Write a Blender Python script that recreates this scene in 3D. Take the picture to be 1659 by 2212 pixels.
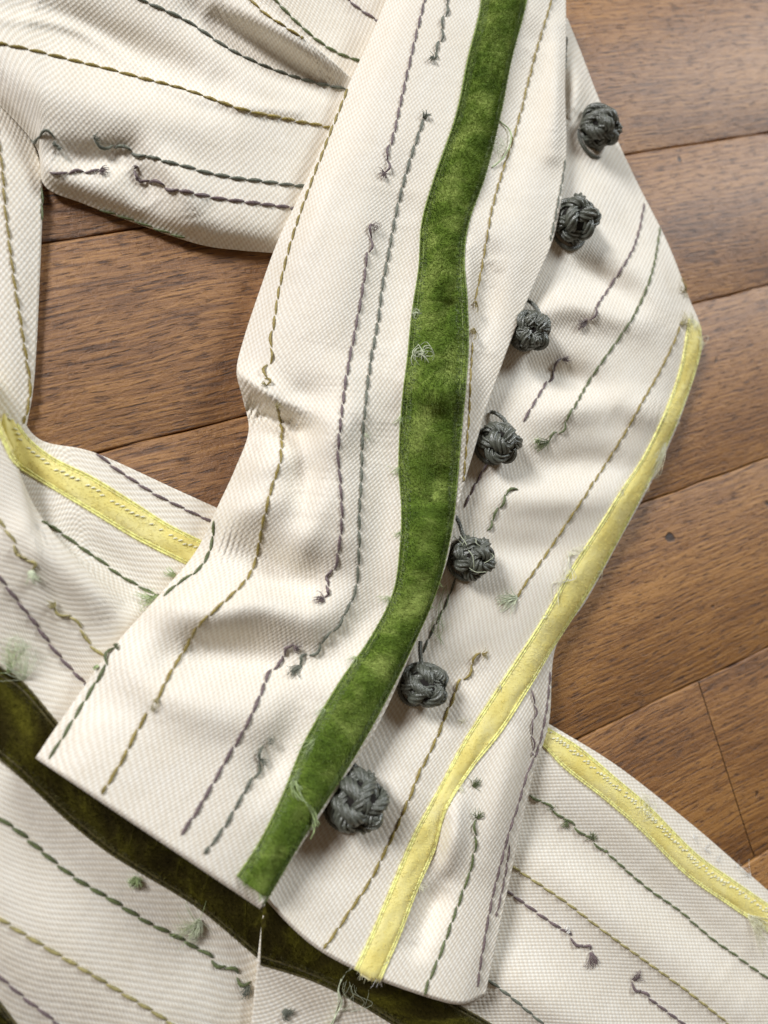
import bpy, math, random
import numpy as np
from mathutils import Vector, Matrix
from mathutils.bvhtree import BVHTree

rng = np.random.default_rng(7)
random.seed(7)
scene = bpy.context.scene
for o in list(bpy.data.objects):
    bpy.data.objects.remove(o)
C = scene.collection

# ------------------------------------------------------------------ camera
F = 1597.0                                  # focal length in picture units (picture 1659 x 2212)
TH, PH, H = math.radians(20), math.radians(17.64), 0.188
ct, st = math.cos(TH), math.sin(TH)
AX = np.array([st, 0, -ct]); E1 = np.array([ct, 0, st]); E2 = np.array([0, 1.0, 0])
RT = math.cos(PH) * E1 - math.sin(PH) * E2
UP = math.sin(PH) * E1 + math.cos(PH) * E2
CAM = np.array([0, 0, H])
cam = bpy.data.cameras.new('camera')
camo = bpy.data.objects.new('camera', cam)
C.objects.link(camo)
m = Matrix.Identity(4)
for i in range(3):
    m[i][0] = RT[i]; m[i][1] = UP[i]; m[i][2] = -AX[i]; m[i][3] = CAM[i]
camo.matrix_world = m
cam.sensor_fit = 'VERTICAL'
cam.angle = 2 * math.atan(1106 / F)
cam.clip_start = 0.005
cam.clip_end = 50
cam.dof.use_dof = True
cam.dof.focus_distance = 0.192
cam.dof.aperture_fstop = 5.6
scene.camera = camo
scene.render.resolution_x, scene.render.resolution_y = 768, 1024

# ------------------------------------------------------------------ light
world = bpy.data.worlds.new('World')
scene.world = world
world.use_nodes = True
bg = world.node_tree.nodes['Background']
bg.inputs[0].default_value = (1.0, 0.70, 0.47, 1)
bg.inputs[1].default_value = 0.08


def area_light(name, az, el, dist, sx, sy, power, col):
    l = bpy.data.lights.new(name, 'AREA')
    l.shape = 'RECTANGLE'; l.size = sx; l.size_y = sy; l.energy = power; l.color = col
    o = bpy.data.objects.new(name, l)
    a, e = math.radians(az), math.radians(el)
    d = Vector((math.cos(e) * math.cos(a), math.cos(e) * math.sin(a), math.sin(e)))
    o.location = d * dist + Vector((0.09, 0, 0))
    o.rotation_euler = d.to_track_quat('Z', 'Y').to_euler()
    C.objects.link(o)
    return o


area_light('window_light', 24, 34, 1.6, 0.50, 0.50, 14.5, (0.90, 0.96, 1.0))
area_light('far_window_light', 124, 34, 1.6, 0.40, 0.40, 23.5, (0.98, 0.98, 1.0))
vs = scene.view_settings
vs.view_transform = 'Standard'
try:
    vs.look = 'None'
except Exception:
    pass
vs.exposure = 0.14
vs.gamma = 1.0
vs.use_curve_mapping = False


# ------------------------------------------------------------------ picture -> place
def ray(x, y):
    d = np.multiply.outer(np.asarray(x, float) - 829.5, RT) + np.multiply.outer(1106 - np.asarray(y, float), UP) + F * AX
    return d


def place(x, y, z):
    """picture position + height above the floor (mm) -> metres"""
    d = ray(x, y)
    z = np.asarray(z, float) / 1000.0
    return CAM + d * ((z - H) / d[..., 2])[..., None]


def catmull(P, n):
    """P (k, ...) -> n samples through the points"""
    P = np.asarray(P, float)
    k = len(P)
    t = np.linspace(0, k - 1, n)
    i = np.clip(t.astype(int), 0, k - 2)
    f = (t - i).reshape((-1,) + (1,) * (P.ndim - 1))
    p0 = np.where((i > 0).reshape(f.shape), P[np.maximum(i - 1, 0)], 2 * P[0] - P[1])
    p3 = np.where((i < k - 2).reshape(f.shape), P[np.minimum(i + 2, k - 1)], 2 * P[-1] - P[-2])
    p1, p2 = P[i], P[i + 1]
    return 0.5 * (2 * p1 + (p2 - p0) * f + (2 * p0 - 5 * p1 + 4 * p2 - p3) * f ** 2 + (3 * p1 - p0 - 3 * p2 + p3) * f ** 3)


def resample(P, step):
    """smooth polyline resampled at an even step"""
    P = np.asarray(P, float)
    if len(P) > 2:
        P = catmull(P, len(P) * 16)
    d = np.r_[0, np.cumsum(np.linalg.norm(np.diff(P, axis=0), axis=1))]
    n = max(2, int(round(d[-1] / step)) + 1)
    s = np.linspace(0, d[-1], n)
    return np.stack([np.interp(s, d, P[:, j]) for j in range(P.shape[1])], 1)


# ------------------------------------------------------------------ materials
def mat(name):
    mt = bpy.data.materials.new(name)
    mt.use_nodes = True
    nt = mt.node_tree
    b = nt.nodes['Principled BSDF']
    return mt, nt, b


def node(nt, typ, **kw):
    n = nt.nodes.new(typ)
    for k, v in kw.items():
        setattr(n, k, v)
    return n


def mth(nt, op, a, b=None, c=None):
    n = nt.nodes.new('ShaderNodeMath')
    n.operation = op
    for i, v in enumerate((a, b, c)):
        if v is None:
            continue
        if isinstance(v, (int, float)):
            n.inputs[i].default_value = v
        else:
            nt.links.new(v, n.inputs[i])
    return n.outputs[0]


def noise(nt, vec, scale, detail=2, rough=0.5):
    n = nt.nodes.new('ShaderNodeTexNoise')
    n.inputs['Scale'].default_value = scale
    n.inputs['Detail'].default_value = detail
    n.inputs['Roughness'].default_value = rough
    nt.links.new(vec, n.inputs['Vector'])
    return n


def ramp(nt, fac, stops):
    n = nt.nodes.new('ShaderNodeValToRGB')
    el = n.color_ramp.elements
    el[0].position, el[0].color = stops[0][0], (*stops[0][1], 1)
    el[1].position, el[1].color = stops[-1][0], (*stops[-1][1], 1)
    for p, c in stops[1:-1]:
        e = el.new(p); e.color = (*c, 1)
    nt.links.new(fac, n.inputs[0])
    return n.outputs[0]


def bump(nt, h, dist, strength=1.0, prev=None):
    n = nt.nodes.new('ShaderNodeBump')
    n.inputs['Distance'].default_value = dist
    n.inputs['Strength'].default_value = strength
    nt.links.new(h, n.inputs['Height'])
    if prev is not None:
        nt.links.new(prev, n.inputs['Normal'])
    return n.outputs[0]


def fabric_material():
    mt, nt, b = mat('cream_weave')
    uv = node(nt, 'ShaderNodeUVMap', uv_map='UVMap')
    # uv is in millimetres of cloth
    n1 = noise(nt, uv.outputs[0], 0.10, 2)
    n2 = noise(nt, uv.outputs[0], 0.8, 3)
    sep = node(nt, 'ShaderNodeSeparateXYZ')
    nt.links.new(uv.outputs[0], sep.inputs[0])
    wob = mth(nt, 'MULTIPLY', mth(nt, 'SUBTRACT', n2.outputs[0], 0.5), 0.55)
    a = mth(nt, 'ADD', mth(nt, 'MULTIPLY', sep.outputs[0], 2 * math.pi / 1.22), mth(nt, 'MULTIPLY', wob, 4.0))
    c = mth(nt, 'ADD', mth(nt, 'MULTIPLY', sep.outputs[1], 2 * math.pi / 1.78), mth(nt, 'MULTIPLY', wob, -4.0))
    w = mth(nt, 'MULTIPLY', mth(nt, 'COSINE', a), mth(nt, 'COSINE', c))
    w = mth(nt, 'MULTIPLY_ADD', w, 0.5, 0.5)            # staggered floats 0..1
    w = mth(nt, 'POWER', w, 1.5)
    col = ramp(nt, w, [(0.0, (0.74, 0.665, 0.55)), (0.30, (0.835, 0.785, 0.685)), (1.0, (0.93, 0.91, 0.845))])
    mix = node(nt, 'ShaderNodeMix', data_type='RGBA', blend_type='MULTIPLY')
    mix.inputs[0].default_value = 1
    nt.links.new(col, mix.inputs[6])
    mps = node(nt, 'ShaderNodeMapping')
    mps.inputs['Scale'].default_value = (0.9, 0.06, 1)
    nt.links.new(uv.outputs[0], mps.inputs[0])
    slub = noise(nt, mps.outputs[0], 1.0, 3)
    fac = mth(nt, 'ADD', mth(nt, 'MULTIPLY', n1.outputs[0], 0.55), mth(nt, 'MULTIPLY', slub.outputs[0], 0.45))
    tint = ramp(nt, fac, [(0.3, (0.95, 0.925, 0.88)), (0.7, (1.0, 1.0, 1.0))])
    nt.links.new(tint, mix.inputs[7])
    nt.links.new(mix.outputs[2], b.inputs['Base Color'])
    b.inputs['Roughness'].default_value = 0.52
    b.inputs['Specular IOR Level'].default_value = 0.35
    b.inputs['Sheen Weight'].default_value = 0.12
    b.inputs['Sheen Roughness'].default_value = 0.4
    nb = bump(nt, w, 0.00024, 0.5)
    geo = node(nt, 'ShaderNodeTexCoord')
    n3 = noise(nt, geo.outputs['Object'], 260, 3)
    nb = bump(nt, n3.outputs[0], 0.0006, 0.35, nb)
    nt.links.new(nb, b.inputs['Normal'])
    return mt


def thread_material(name, col, rough=0.5, sheen=0.25, trans=0.0):
    mt, nt, b = mat(name)
    tc = node(nt, 'ShaderNodeTexCoord')
    n = noise(nt, tc.outputs['Object'], 900, 2)
    c0 = tuple(v * 0.72 for v in col); c1 = tuple(min(1, v * 1.35) for v in col)
    nt.links.new(ramp(nt, n.outputs[0], [(0.3, c0), (0.7, c1)]), b.inputs['Base Color'])
    b.inputs['Roughness'].default_value = rough
    b.inputs['Sheen Weight'].default_value = sheen
    b.inputs['Alpha'].default_value = 1 - trans
    return mt


def velvet_material(name, dark, mid, light, sheen, sheencol, relief=0.6, crush=0.16):
    mt, nt, b = mat(name)
    uv = node(nt, 'ShaderNodeUVMap', uv_map='UVMap')
    n1 = noise(nt, uv.outputs[0], 0.10, 2, 0.55)          # light and shade of brushed pile, painted into the colour
    mp = node(nt, 'ShaderNodeMapping')
    mp.inputs['Scale'].default_value = (1.6, 5.0, 1)
    nt.links.new(uv.outputs[0], mp.inputs[0])
    n2 = noise(nt, mp.outputs[0], 0.55, 3, 0.65)
    f = mth(nt, 'ADD', mth(nt, 'MULTIPLY', n1.outputs[0], 0.86), mth(nt, 'MULTIPLY', n2.outputs[0], 0.14))
    mp2 = node(nt, 'ShaderNodeMapping')
    mp2.inputs['Scale'].default_value = (0.05, 0.10, 1)
    mp2.inputs['Rotation'].default_value = (0, 0, 0.5)
    nt.links.new(uv.outputs[0], mp2.inputs[0])
    n3 = noise(nt, mp2.outputs[0], 1.0, 2, 0.5)
    rdg = mth(nt, 'SUBTRACT', 1.0, mth(nt, 'ABSOLUTE', mth(nt, 'MULTIPLY_ADD', n3.outputs[0], 2.0, -1.0)))
    rdg = mth(nt, 'POWER', rdg, 14.0)                    # crush marks, their highlights painted as paler streaks
    f = mth(nt, 'ADD', f, mth(nt, 'MULTIPLY', rdg, crush))
    nt.links.new(ramp(nt, f, [(0.28, dark), (0.50, mid), (0.74, light)]), b.inputs['Base Color'])
    b.inputs['Roughness'].default_value = 0.85
    b.inputs['Specular IOR Level'].default_value = 0.12
    b.inputs['Sheen Weight'].default_value = sheen
    b.inputs['Sheen Roughness'].default_value = 0.35
    b.inputs['Sheen Tint'].default_value = (*sheencol, 1)
    nt.links.new(bump(nt, f, 0.0025, relief), b.inputs['Normal'])
    return mt


def cord_material():
    mt, nt, b = mat('grey_cord')
    uv = node(nt, 'ShaderNodeUVMap', uv_map='UVMap')
    mp = node(nt, 'ShaderNodeMapping')
    mp.inputs['Scale'].default_value = (9.0, 0.6, 1)
    nt.links.new(uv.outputs[0], mp.inputs[0])
    n = noise(nt, mp.outputs[0], 2.0, 2)
    nt.links.new(ramp(nt, n.outputs[0], [(0.3, (0.062, 0.068, 0.053)), (0.75, (0.155, 0.165, 0.132))]), b.inputs['Base Color'])
    b.inputs['Roughness'].default_value = 0.3
    b.inputs['Specular IOR Level'].default_value = 1.0
    nt.links.new(bump(nt, n.outputs[0], 0.0002, 0.6), b.inputs['Normal'])
    return mt


def wood_material():
    mt, nt, b = mat('oiled_oak')
    tc = node(nt, 'ShaderNodeTexCoord')
    oi = node(nt, 'ShaderNodeObjectInfo')
    off = node(nt, 'ShaderNodeCombineXYZ')
    nt.links.new(mth(nt, 'MULTIPLY', oi.outputs['Random'], 7.3), off.inputs[0])
    nt.links.new(mth(nt, 'MULTIPLY', oi.outputs['Random'], 3.1), off.inputs[1])
    add = node(nt, 'ShaderNodeVectorMath', operation='ADD')
    nt.links.new(tc.outputs['Object'], add.inputs[0]); nt.links.new(off.outputs[0], add.inputs[1])
    # slow waviness of the grain
    wv = noise(nt, add.outputs[0], 16, 2)
    sub = node(nt, 'ShaderNodeVectorMath', operation='MULTIPLY_ADD')
    nt.links.new(wv.outputs['Color'], sub.inputs[0]); sub.inputs[1].default_value = (0.0, 0.007, 0.0)
    nt.links.new(add.outputs[0], sub.inputs[2])

    def stretched(sx, sy, detail, rough=0.55):
        mp = node(nt, 'ShaderNodeMapping')
        mp.inputs['Scale'].default_value = (sx, sy, 1)
        nt.links.new(sub.outputs[0], mp.inputs[0])
        return noise(nt, mp.outputs[0], 1.0, detail, rough).outputs[0]

    tone = stretched(9, 45, 3)
    grain = stretched(42, 1350, 6, 0.78)
    pores = stretched(190, 1500, 3, 0.6)
    fleck = noise(nt, sub.outputs[0], 700, 4, 0.7).outputs[0]
    f = mth(nt, 'ADD', mth(nt, 'MULTIPLY', tone, 0.30), mth(nt, 'MULTIPLY', grain, 0.70))
    base = ramp(nt, f, [(0.38, (0.090, 0.034, 0.008)), (0.475, (0.270, 0.118, 0.028)), (0.57, (0.470, 0.235, 0.066))])
    pm = ramp(nt, pores, [(0.33, (0.26, 0.20, 0.17)), (0.46, (1, 1, 1))])
    mix = node(nt, 'ShaderNodeMix', data_type='RGBA', blend_type='MULTIPLY')
    mix.inputs[0].default_value = 1
    nt.links.new(base, mix.inputs[6]); nt.links.new(pm, mix.inputs[7])
    dents = ramp(nt, noise(nt, add.outputs[0], 115, 1, 0.4).outputs[0], [(0.215, (0.12, 0.09, 0.08)), (0.24, (1, 1, 1))])
    mix2 = node(nt, 'ShaderNodeMix', data_type='RGBA', blend_type='MULTIPLY')
    mix2.inputs[0].default_value = 1
    nt.links.new(mix.outputs[2], mix2.inputs[6]); nt.links.new(dents, mix2.inputs[7])
    pt = ramp(nt, oi.outputs['Random'], [(0.0, (0.84, 0.80, 0.76)), (1.0, (1.0, 1.0, 1.0))])
    mix3 = node(nt, 'ShaderNodeMix', data_type='RGBA', blend_type='MULTIPLY')
    mix3.inputs[0].default_value = 1
    nt.links.new(mix2.outputs[2], mix3.inputs[6]); nt.links.new(pt, mix3.inputs[7])
    nt.links.new(mix3.outputs[2], b.inputs['Base Color'])
    ro = mth(nt, 'MULTIPLY_ADD', fleck, 0.40, 0.30)
    nt.links.new(ro, b.inputs['Roughness'])
    b.inputs['Specular IOR Level'].default_value = 0.8
    b.inputs['Coat Weight'].default_value = 0.25
    b.inputs['Coat Roughness'].default_value = 0.42
    nb = bump(nt, pm, 0.00025, 0.7)
    nb = bump(nt, grain, 0.0006, 0.45, nb)
    nb = bump(nt, fleck, 0.0010, 0.42, nb)
    nb = bump(nt, dents, 0.0005, 0.8, nb)
    nt.links.new(nb, b.inputs['Normal'])
    return mt


M = {
    'fabric': fabric_material(),
    'olive': thread_material('olive_thread', (0.27, 0.205, 0.045)),
    'purple': thread_material('plum_grey_thread', (0.145, 0.102, 0.105)),
    'grey': thread_material('grey_green_thread', (0.125, 0.135, 0.100)),
    'green': thread_material('moss_thread', (0.105, 0.130, 0.045)),
    'gold': thread_material('pale_olive_thread', (0.34, 0.29, 0.11)),
    'pale': thread_material('pale_green_floss', (0.55, 0.60, 0.42), 0.4, 0.4),
    'palegreen': thread_material('green_floss', (0.36, 0.46, 0.20), 0.4, 0.4),
    'paleyellow': thread_material('yellow_floss', (0.88, 0.84, 0.55), 0.4, 0.4),
    'white': thread_material('white_floss', (0.80, 0.78, 0.72), 0.4, 0.4),
    'velvet_green': velvet_material('green_velvet', (0.060, 0.115, 0.012), (0.150, 0.230, 0.032), (0.34, 0.42, 0.11), 0.9, (0.62, 0.80, 0.30)),
    'velvet_dark': velvet_material('shaded_olive_velvet', (0.020, 0.014, 0.003), (0.040, 0.032, 0.005), (0.105, 0.095, 0.010), 0.02, (0.75, 0.75, 0.30)),  # olive velvet below the cuff, its shadow painted in as near-black colour
    'velvet_yellow': velvet_material('yellow_velvet', (0.76, 0.64, 0.19), (0.83, 0.74, 0.28), (0.88, 0.81, 0.40), 0.6, (1.0, 0.95, 0.6), 0.10, 0.03),
    'edge_green': thread_material('green_selvedge', (0.20, 0.27, 0.045)),
    'velvet_green_tip': thread_material('green_pile_painted_sheen', (0.20, 0.29, 0.06), 0.6, 0.6),  # lighter fibre colours that paint the sheen along ribbon edges
    'velvet_dark_tip': thread_material('olive_pile_painted_sheen', (0.09, 0.08, 0.014), 0.7, 0.1),
    'velvet_yellow_tip': thread_material('yellow_pile_painted_sheen', (0.88, 0.80, 0.42), 0.6, 0.5),
    'edge_dark': thread_material('olive_selvedge', (0.10, 0.08, 0.02)),
    'edge_yellow': thread_material('yellow_selvedge', (0.86, 0.76, 0.26), 0.3, 0.5),
    'cord': cord_material(),
    'wood': wood_material(),
}
mt, nt, b_ = mat('dark_joint')
b_.inputs['Base Color'].default_value = (0.012, 0.009, 0.007, 1)
b_.inputs['Roughness'].default_value = 0.9
M['joint'] = mt


# ------------------------------------------------------------------ mesh helpers
def make(name, V, faces, material, parent=None, uv=None, smooth=True, label=None, kind=None):
    me = bpy.data.meshes.new(name)
    V = np.asarray(V, np.float32).reshape(-1, 3)
    faces = np.asarray(faces, np.int32)
    k = faces.shape[1]
    me.vertices.add(len(V)); me.vertices.foreach_set('co', V.ravel())
    me.loops.add(faces.size); me.loops.foreach_set('vertex_index', faces.ravel())
    me.polygons.add(len(faces))
    me.polygons.foreach_set('loop_start', np.arange(0, faces.size, k, dtype=np.int32))
    me.polygons.foreach_set('loop_total', np.full(len(faces), k, np.int32))
    me.polygons.foreach_set('use_smooth', np.full(len(faces), smooth, bool))
    if uv is not None:
        l = me.uv_layers.new(name='UVMap')
        l.data.foreach_set('uv', np.asarray(uv, np.float32)[faces.ravel()].ravel())
    me.update(calc_edges=True)
    me.validate()
    me.materials.append(M[material])
    o = bpy.data.objects.new(name, me)
    C.objects.link(o)
    if parent is not None:
        o.parent = parent
    if label:
        o['label'] = label
    if kind:
        o['kind'] = kind
    return o


def grid_faces(nr, nc, off=0, wrap=False):
    r = np.arange(nr - 1)[:, None]; c = np.arange(nc if wrap else nc - 1)[None, :]
    c1 = (c + 1) % nc
    return np.stack([r * nc + c, r * nc + c1, (r + 1) * nc + c1, (r + 1) * nc + c], -1).reshape(-1, 4) + off


def fold_height(x, y, folds):
    """soft ridges (+) and valleys (-) along picture polylines, in mm"""
    z = np.zeros_like(x)
    for pts, wid, amp in folds:
        P = resample(pts, 12.0)
        best = np.full(x.shape, 1e9); tt = np.zeros_like(x)
        for i in range(len(P)):
            d = (x - P[i, 0]) ** 2 + (y - P[i, 1]) ** 2
            k = d < best
            best = np.where(k, d, best); tt = np.where(k, i / max(1, len(P) - 1), tt)
        taper = 0.35 + 0.65 * np.sin(np.pi * np.clip(tt, 0.02, 0.98)) ** 0.7
        z += 2.9 * amp * taper * np.exp(-best / (2 * wid * wid))
    return z


class Panel:
    def __init__(self, name, net, parent, nr=150, nc=90, folds=(), under=None, label=None, uoff=0.0, swap=False, rnoise=0.25):
        """net: rows x columns of (x, y, z mm). under: side -> list of (inward picture units, dz mm)"""
        net = np.array(net, float)
        g = catmull(net, nr)                               # rows
        g = np.swapaxes(catmull(np.swapaxes(g, 0, 1), nc), 0, 1)
        x, y, z = g[..., 0], g[..., 1], g[..., 2]
        z = z + fold_height(x, y, folds)
        for k in range(5):                                   # slight unevenness of real cloth
            a = rng.uniform(0, 6.3, 2); fx = rng.uniform(-0.018, 0.018, 2)
            z = z + rnoise * 0.4 * np.sin(x * fx[0] + y * fx[1] + a[0])
        g = np.stack([x, y, z], -1)
        under = under or {}
        for side, prof in under.items():
            if side in ('r1', 'r0'):
                G = g if side == 'r1' else g[::-1]
                e = G[-1]; n = G[-4]
            else:
                G = np.swapaxes(g, 0, 1) if side == 'c1' else np.swapaxes(g, 0, 1)[::-1]
                e = G[-1]; n = G[-4]
            d = (n - e)[:, :2]; d /= np.maximum(np.linalg.norm(d, axis=1, keepdims=True), 1e-6)
            rows = [e * 1.0]
            ctl = [np.concatenate([e[:, :2] + d * i, e[:, 2:] + dz], 1) for i, dz in prof]
            ctl = np.array([e] + ctl)
            ext = catmull(ctl, 4 * (len(ctl) - 1) + 1)[1:]
            ext[..., 2] = np.maximum(ext[..., 2], 0.25)
            G = np.concatenate([G, ext], 0)
            g = {'r1': G, 'r0': G[::-1]}.get(side) if side[0] == 'r' else (np.swapaxes(G, 0, 1) if side == 'c1' else np.swapaxes(G[::-1], 0, 1))
        g[..., 2] = np.maximum(g[..., 2], 0.25)
        W = place(g[..., 0], g[..., 1], g[..., 2])
        Wt = W
        W = place(g[..., 0], g[..., 1], g[..., 2] * 0 + 8.0)
        W[..., 2] += g[..., 2] * 0.0004
        R, Cn = W.shape[:2]
        du = np.linalg.norm(np.diff(W, axis=1), axis=2) * 1000
        u = np.concatenate([np.zeros((R, 1)), np.cumsum(du, 1)], 1)
        u = u - u[:, [Cn // 2]]
        dv = np.linalg.norm(np.diff(W, axis=0), axis=2) * 1000
        v = np.concatenate([np.zeros((1, Cn)), np.cumsum(dv, 0)], 0)
        v = v - v[[R // 2]]
        uv = np.stack([u, v], -1) if not swap else np.stack([v, u], -1)
        f = grid_faces(R, Cn)
        V = Wt.reshape(-1, 3)
        self.obj = make(name, V, f, 'fabric', parent, uv.reshape(-1, 2), label=label)
        tri = np.concatenate([f[:, [0, 1, 2]], f[:, [0, 2, 3]]])
        self.bvh = BVHTree.FromPolygons([tuple(p) for p in V], [tuple(int(i) for i in t) for t in tri])

    def hit(self, x, y, last=None, strict=False):
        d = Vector(ray(x, y)).normalized()
        o = Vector(CAM)
        p, n, i, _ = self.bvh.ray_cast(o, d)
        if p is None and strict:
            return None, None
        if p is None:
            q = Vector(place(x, y, 9.0))
            p, n, i, _ = self.bvh.find_nearest(q)
        if n.dot(d) > 0:
            n = -n
        return p, n

    def path(self, pts, step=2.5):
        P = resample(pts, step)
        out, nor = [], []
        last = None
        for x, y in P:
            p, n = self.hit(x, y, last, True)
            if p is None:
                continue
            last = p
            out.append(p); nor.append(n)
        return np.array(out), np.array(nor)


def tube(pts, radius, sides=6, lobes=0, depth=0.0, twist=0.0, ref=None, flat=1.0):
    """swept tube, optionally with twisted plies; returns verts, faces, uv (mm)"""
    pts = np.asarray(pts, float)
    n = len(pts)
    T = np.gradient(pts, axis=0); T /= np.maximum(np.linalg.norm(T, axis=1, keepdims=True), 1e-12)
    if ref is None:
        up = np.array([0, 0, 1.0])
        if abs(T[0] @ up) > 0.9:
            up = np.array([1.0, 0, 0])
        N = np.zeros_like(T)
        v = up
        for i in range(n):
            v = v - T[i] * (v @ T[i]); v /= max(np.linalg.norm(v), 1e-12)
            N[i] = v
    else:
        N = ref - T * np.sum(ref * T, 1, keepdims=True)
        N /= np.maximum(np.linalg.norm(N, axis=1, keepdims=True), 1e-12)
    B = np.cross(T, N)
    s = np.r_[0, np.cumsum(np.linalg.norm(np.diff(pts, axis=0), axis=1))]
    a = np.linspace(0, 2 * np.pi, sides, endpoint=False)
    r = np.broadcast_to(np.asarray(radius, float), (n,))[:, None]
    if lobes:
        r = r * (1 - depth * (0.5 - 0.5 * np.abs(np.cos(0.5 * lobes * (a[None, :] - twist * s[:, None])))) * 2)
    V = pts[:, None, :] + (np.cos(a)[None, :, None] * N[:, None, :] * flat + np.sin(a)[None, :, None] * B[:, None, :]) * r[..., None]
    uv = np.stack([np.broadcast_to(a[None] / 6.283 * 6, (n, sides)), np.broadcast_to(s[:, None] * 1000, (n, sides))], -1)
    return V.reshape(-1, 3), grid_faces(n, sides, wrap=True), uv.reshape(-1, 2)


class Bag:
    def __init__(self):
        self.v, self.f, self.u, self.n = [], [], [], 0

    def add(self, t):
        V, Fc, U = t
        self.v.append(V); self.f.append(Fc + self.n); self.u.append(U); self.n += len(V)

    def build(self, name, material, parent, **kw):
        return make(name, np.concatenate(self.v), np.concatenate(self.f), material, parent, np.concatenate(self.u), **kw)


def stitch_line(panel, pts, colour, width=1.0, length=4.1, loose0=0.0, loose1=0.0, slack=0.0):
    """one thread worked in running stitches along a picture polyline"""
    P, N = panel.path(pts)
    s = np.r_[0, np.cumsum(np.linalg.norm(np.diff(P, axis=0), axis=1))] * 1000
    tot = s[-1]
    bag = Bag()
    at = 0.0
    k = 0
    while at < tot - 0.8:
        L = length * rng.uniform(0.88, 1.1)
        end = min(at + L, tot)
        q = np.linspace(at, end, 15)
        c = np.stack([np.interp(q, s, P[:, j]) for j in range(3)], 1)
        n = np.stack([np.interp(q, s, N[:, j]) for j in range(3)], 1)
        n /= np.linalg.norm(n, axis=1, keepdims=True)
        t = c[-1] - c[0]; t /= max(np.linalg.norm(t), 1e-9)
        bn = np.cross(n, t)
        w = np.linspace(0, 1, 15)
        lo = slack
        if loose0 > 0: lo = max(lo, 1 - at / loose0)
        if loose1 > 0: lo = max(lo, 1 - (tot - end) / loose1)
        lo = min(max(lo, 0), 1)
        hump = np.sin(np.pi * w)
        sk = (0.22 + 0.25 * lo) * (w - 0.5) * 2
        side = (1 if k % 2 else -1) * lo * 1.15
        c = c + n * (0.10 + (0.20 + 0.55 * lo) * hump)[:, None] * 1e-3 + bn * (sk * 0.8 + side * hump + rng.normal(0, 0.05))[:, None] * 1e-3
        rad = 0.5 * width * (0.22 + 0.78 * hump ** 0.6) * rng.uniform(0.92, 1.06) * 1e-3
        bag.add(tube(c, rad * 0.92, 14, 3, 0.5, rng.uniform(2.2e3, 3.2e3), ref=n, flat=0.85))
        at = end + rng.uniform(-0.1, 0.16)
        k += 1
    return bag.build('stitched_thread', colour, panel.obj)


def bez(p0, p1, p2, p3, n):
    t = np.linspace(0, 1, n)[:, None]
    return (1 - t) ** 3 * p0 + 3 * (1 - t) ** 2 * t * p1 + 3 * (1 - t) * t * t * p2 + t ** 3 * p3


def tuft(panel, x, y, dx, dy, n, colour, spread=0.6, lift=1.2, rad=0.095, curl=0.8, name='frayed_tuft', parent=None):
    """loose fibres starting at a picture position and leaning along (dx, dy)"""
    p, nn = panel.hit(x, y)
    q, _ = panel.hit(x + dx, y + dy, p)
    p, q, nn = np.array(p), np.array(q), np.array(nn)
    d = q - p; L = np.linalg.norm(d); d /= max(L, 1e-9)
    bn = np.cross(nn, d)
    bag = Bag()
    for i in range(int(n * 1.6)):
        l = L * rng.uniform(0.55, 1.1)
        a = rng.normal(0, spread)
        e = math.cos(a) * d + math.sin(a) * bn
        a2 = a + rng.normal(0, curl)
        e2 = math.cos(a2) * d + math.sin(a2) * bn
        h = lift * rng.uniform(0.3, 1.0) * 1e-3
        s0 = p + bn * rng.normal(0, 0.25e-3) + nn * 0.3e-3
        c = bez(s0, s0 + e * l * 0.4 + nn * h, s0 + e * l * 0.75 + nn * h * 1.1, s0 + e * l * 0.7 + e2 * l * 0.3 + nn * rng.uniform(0.2, 0.9) * h, 9)
        bag.add(tube(c, rad * 1e-3 * rng.uniform(0.7, 1.3) * np.linspace(1, 0.6, 9), 4))
    return bag.build(name, colour, parent or panel.obj)


def tangle(panel, x, y, r, n, colour, name='thread_tangle', rad=0.06, parent=None, squash=0.45):
    """a little ball of curled loose fibres"""
    p, nn = panel.hit(x, y)
    q, _ = panel.hit(x + r, y, p)
    R = (q - p).length
    p, nn = np.array(p), np.array(nn)
    a1 = np.cross(nn, [0.3, 1, 0.1]); a1 /= np.linalg.norm(a1); a2 = np.cross(nn, a1)
    bag = Bag()
    for i in range(int(n * 1.6)):
        t = np.linspace(0, rng.uniform(0.45, 1.1), 26) * 2 * np.pi + rng.uniform(0, 6.3)
        v1 = rng.normal(0, 1, 3); v1 /= np.linalg.norm(v1)
        v2 = np.cross(v1, rng.normal(0, 1, 3)); v2 /= np.linalg.norm(v2)
        q = np.outer(np.cos(t), v1) * rng.uniform(0.4, 0.8) + np.outer(np.sin(t), v2) * rng.uniform(0.3, 0.7) + np.outer(np.sin(2.3 * t), rng.normal(0, 0.08, 3)) + rng.normal(0, 0.2, 3)
        q *= R
        c = p + nn * 0.4e-3 + np.outer(q[:, 0], a1) + np.outer(q[:, 1], a2) + np.outer(np.abs(q[:, 2]) * squash * 1.6, nn)
        bag.add(tube(c, rad * 0.8e-3 * rng.uniform(0.5, 1.3), 4))
    return bag.build(name, colour, parent or panel.obj)


def loose_thread(panel, pts, colour, rad=0.12, lift=0.6, strands=1, jitter=1.5, name='loose_thread', parent=None):
    bag = Bag()
    for k in range(strands):
        P, N = panel.path(np.array(pts, float) + rng.normal(0, jitter if strands > 1 else 0, (len(pts), 2)), 5)
        w = np.linspace(0, 1, len(P))
        c = P + N * (0.2 + lift * np.abs(np.sin(w * 3.1 + k))[:, None] * rng.uniform(0.5, 1)) * 1e-3
        bag.add(tube(c, rad * 1e-3, 5))
    return bag.build(name, colour, parent or panel.obj)


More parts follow.
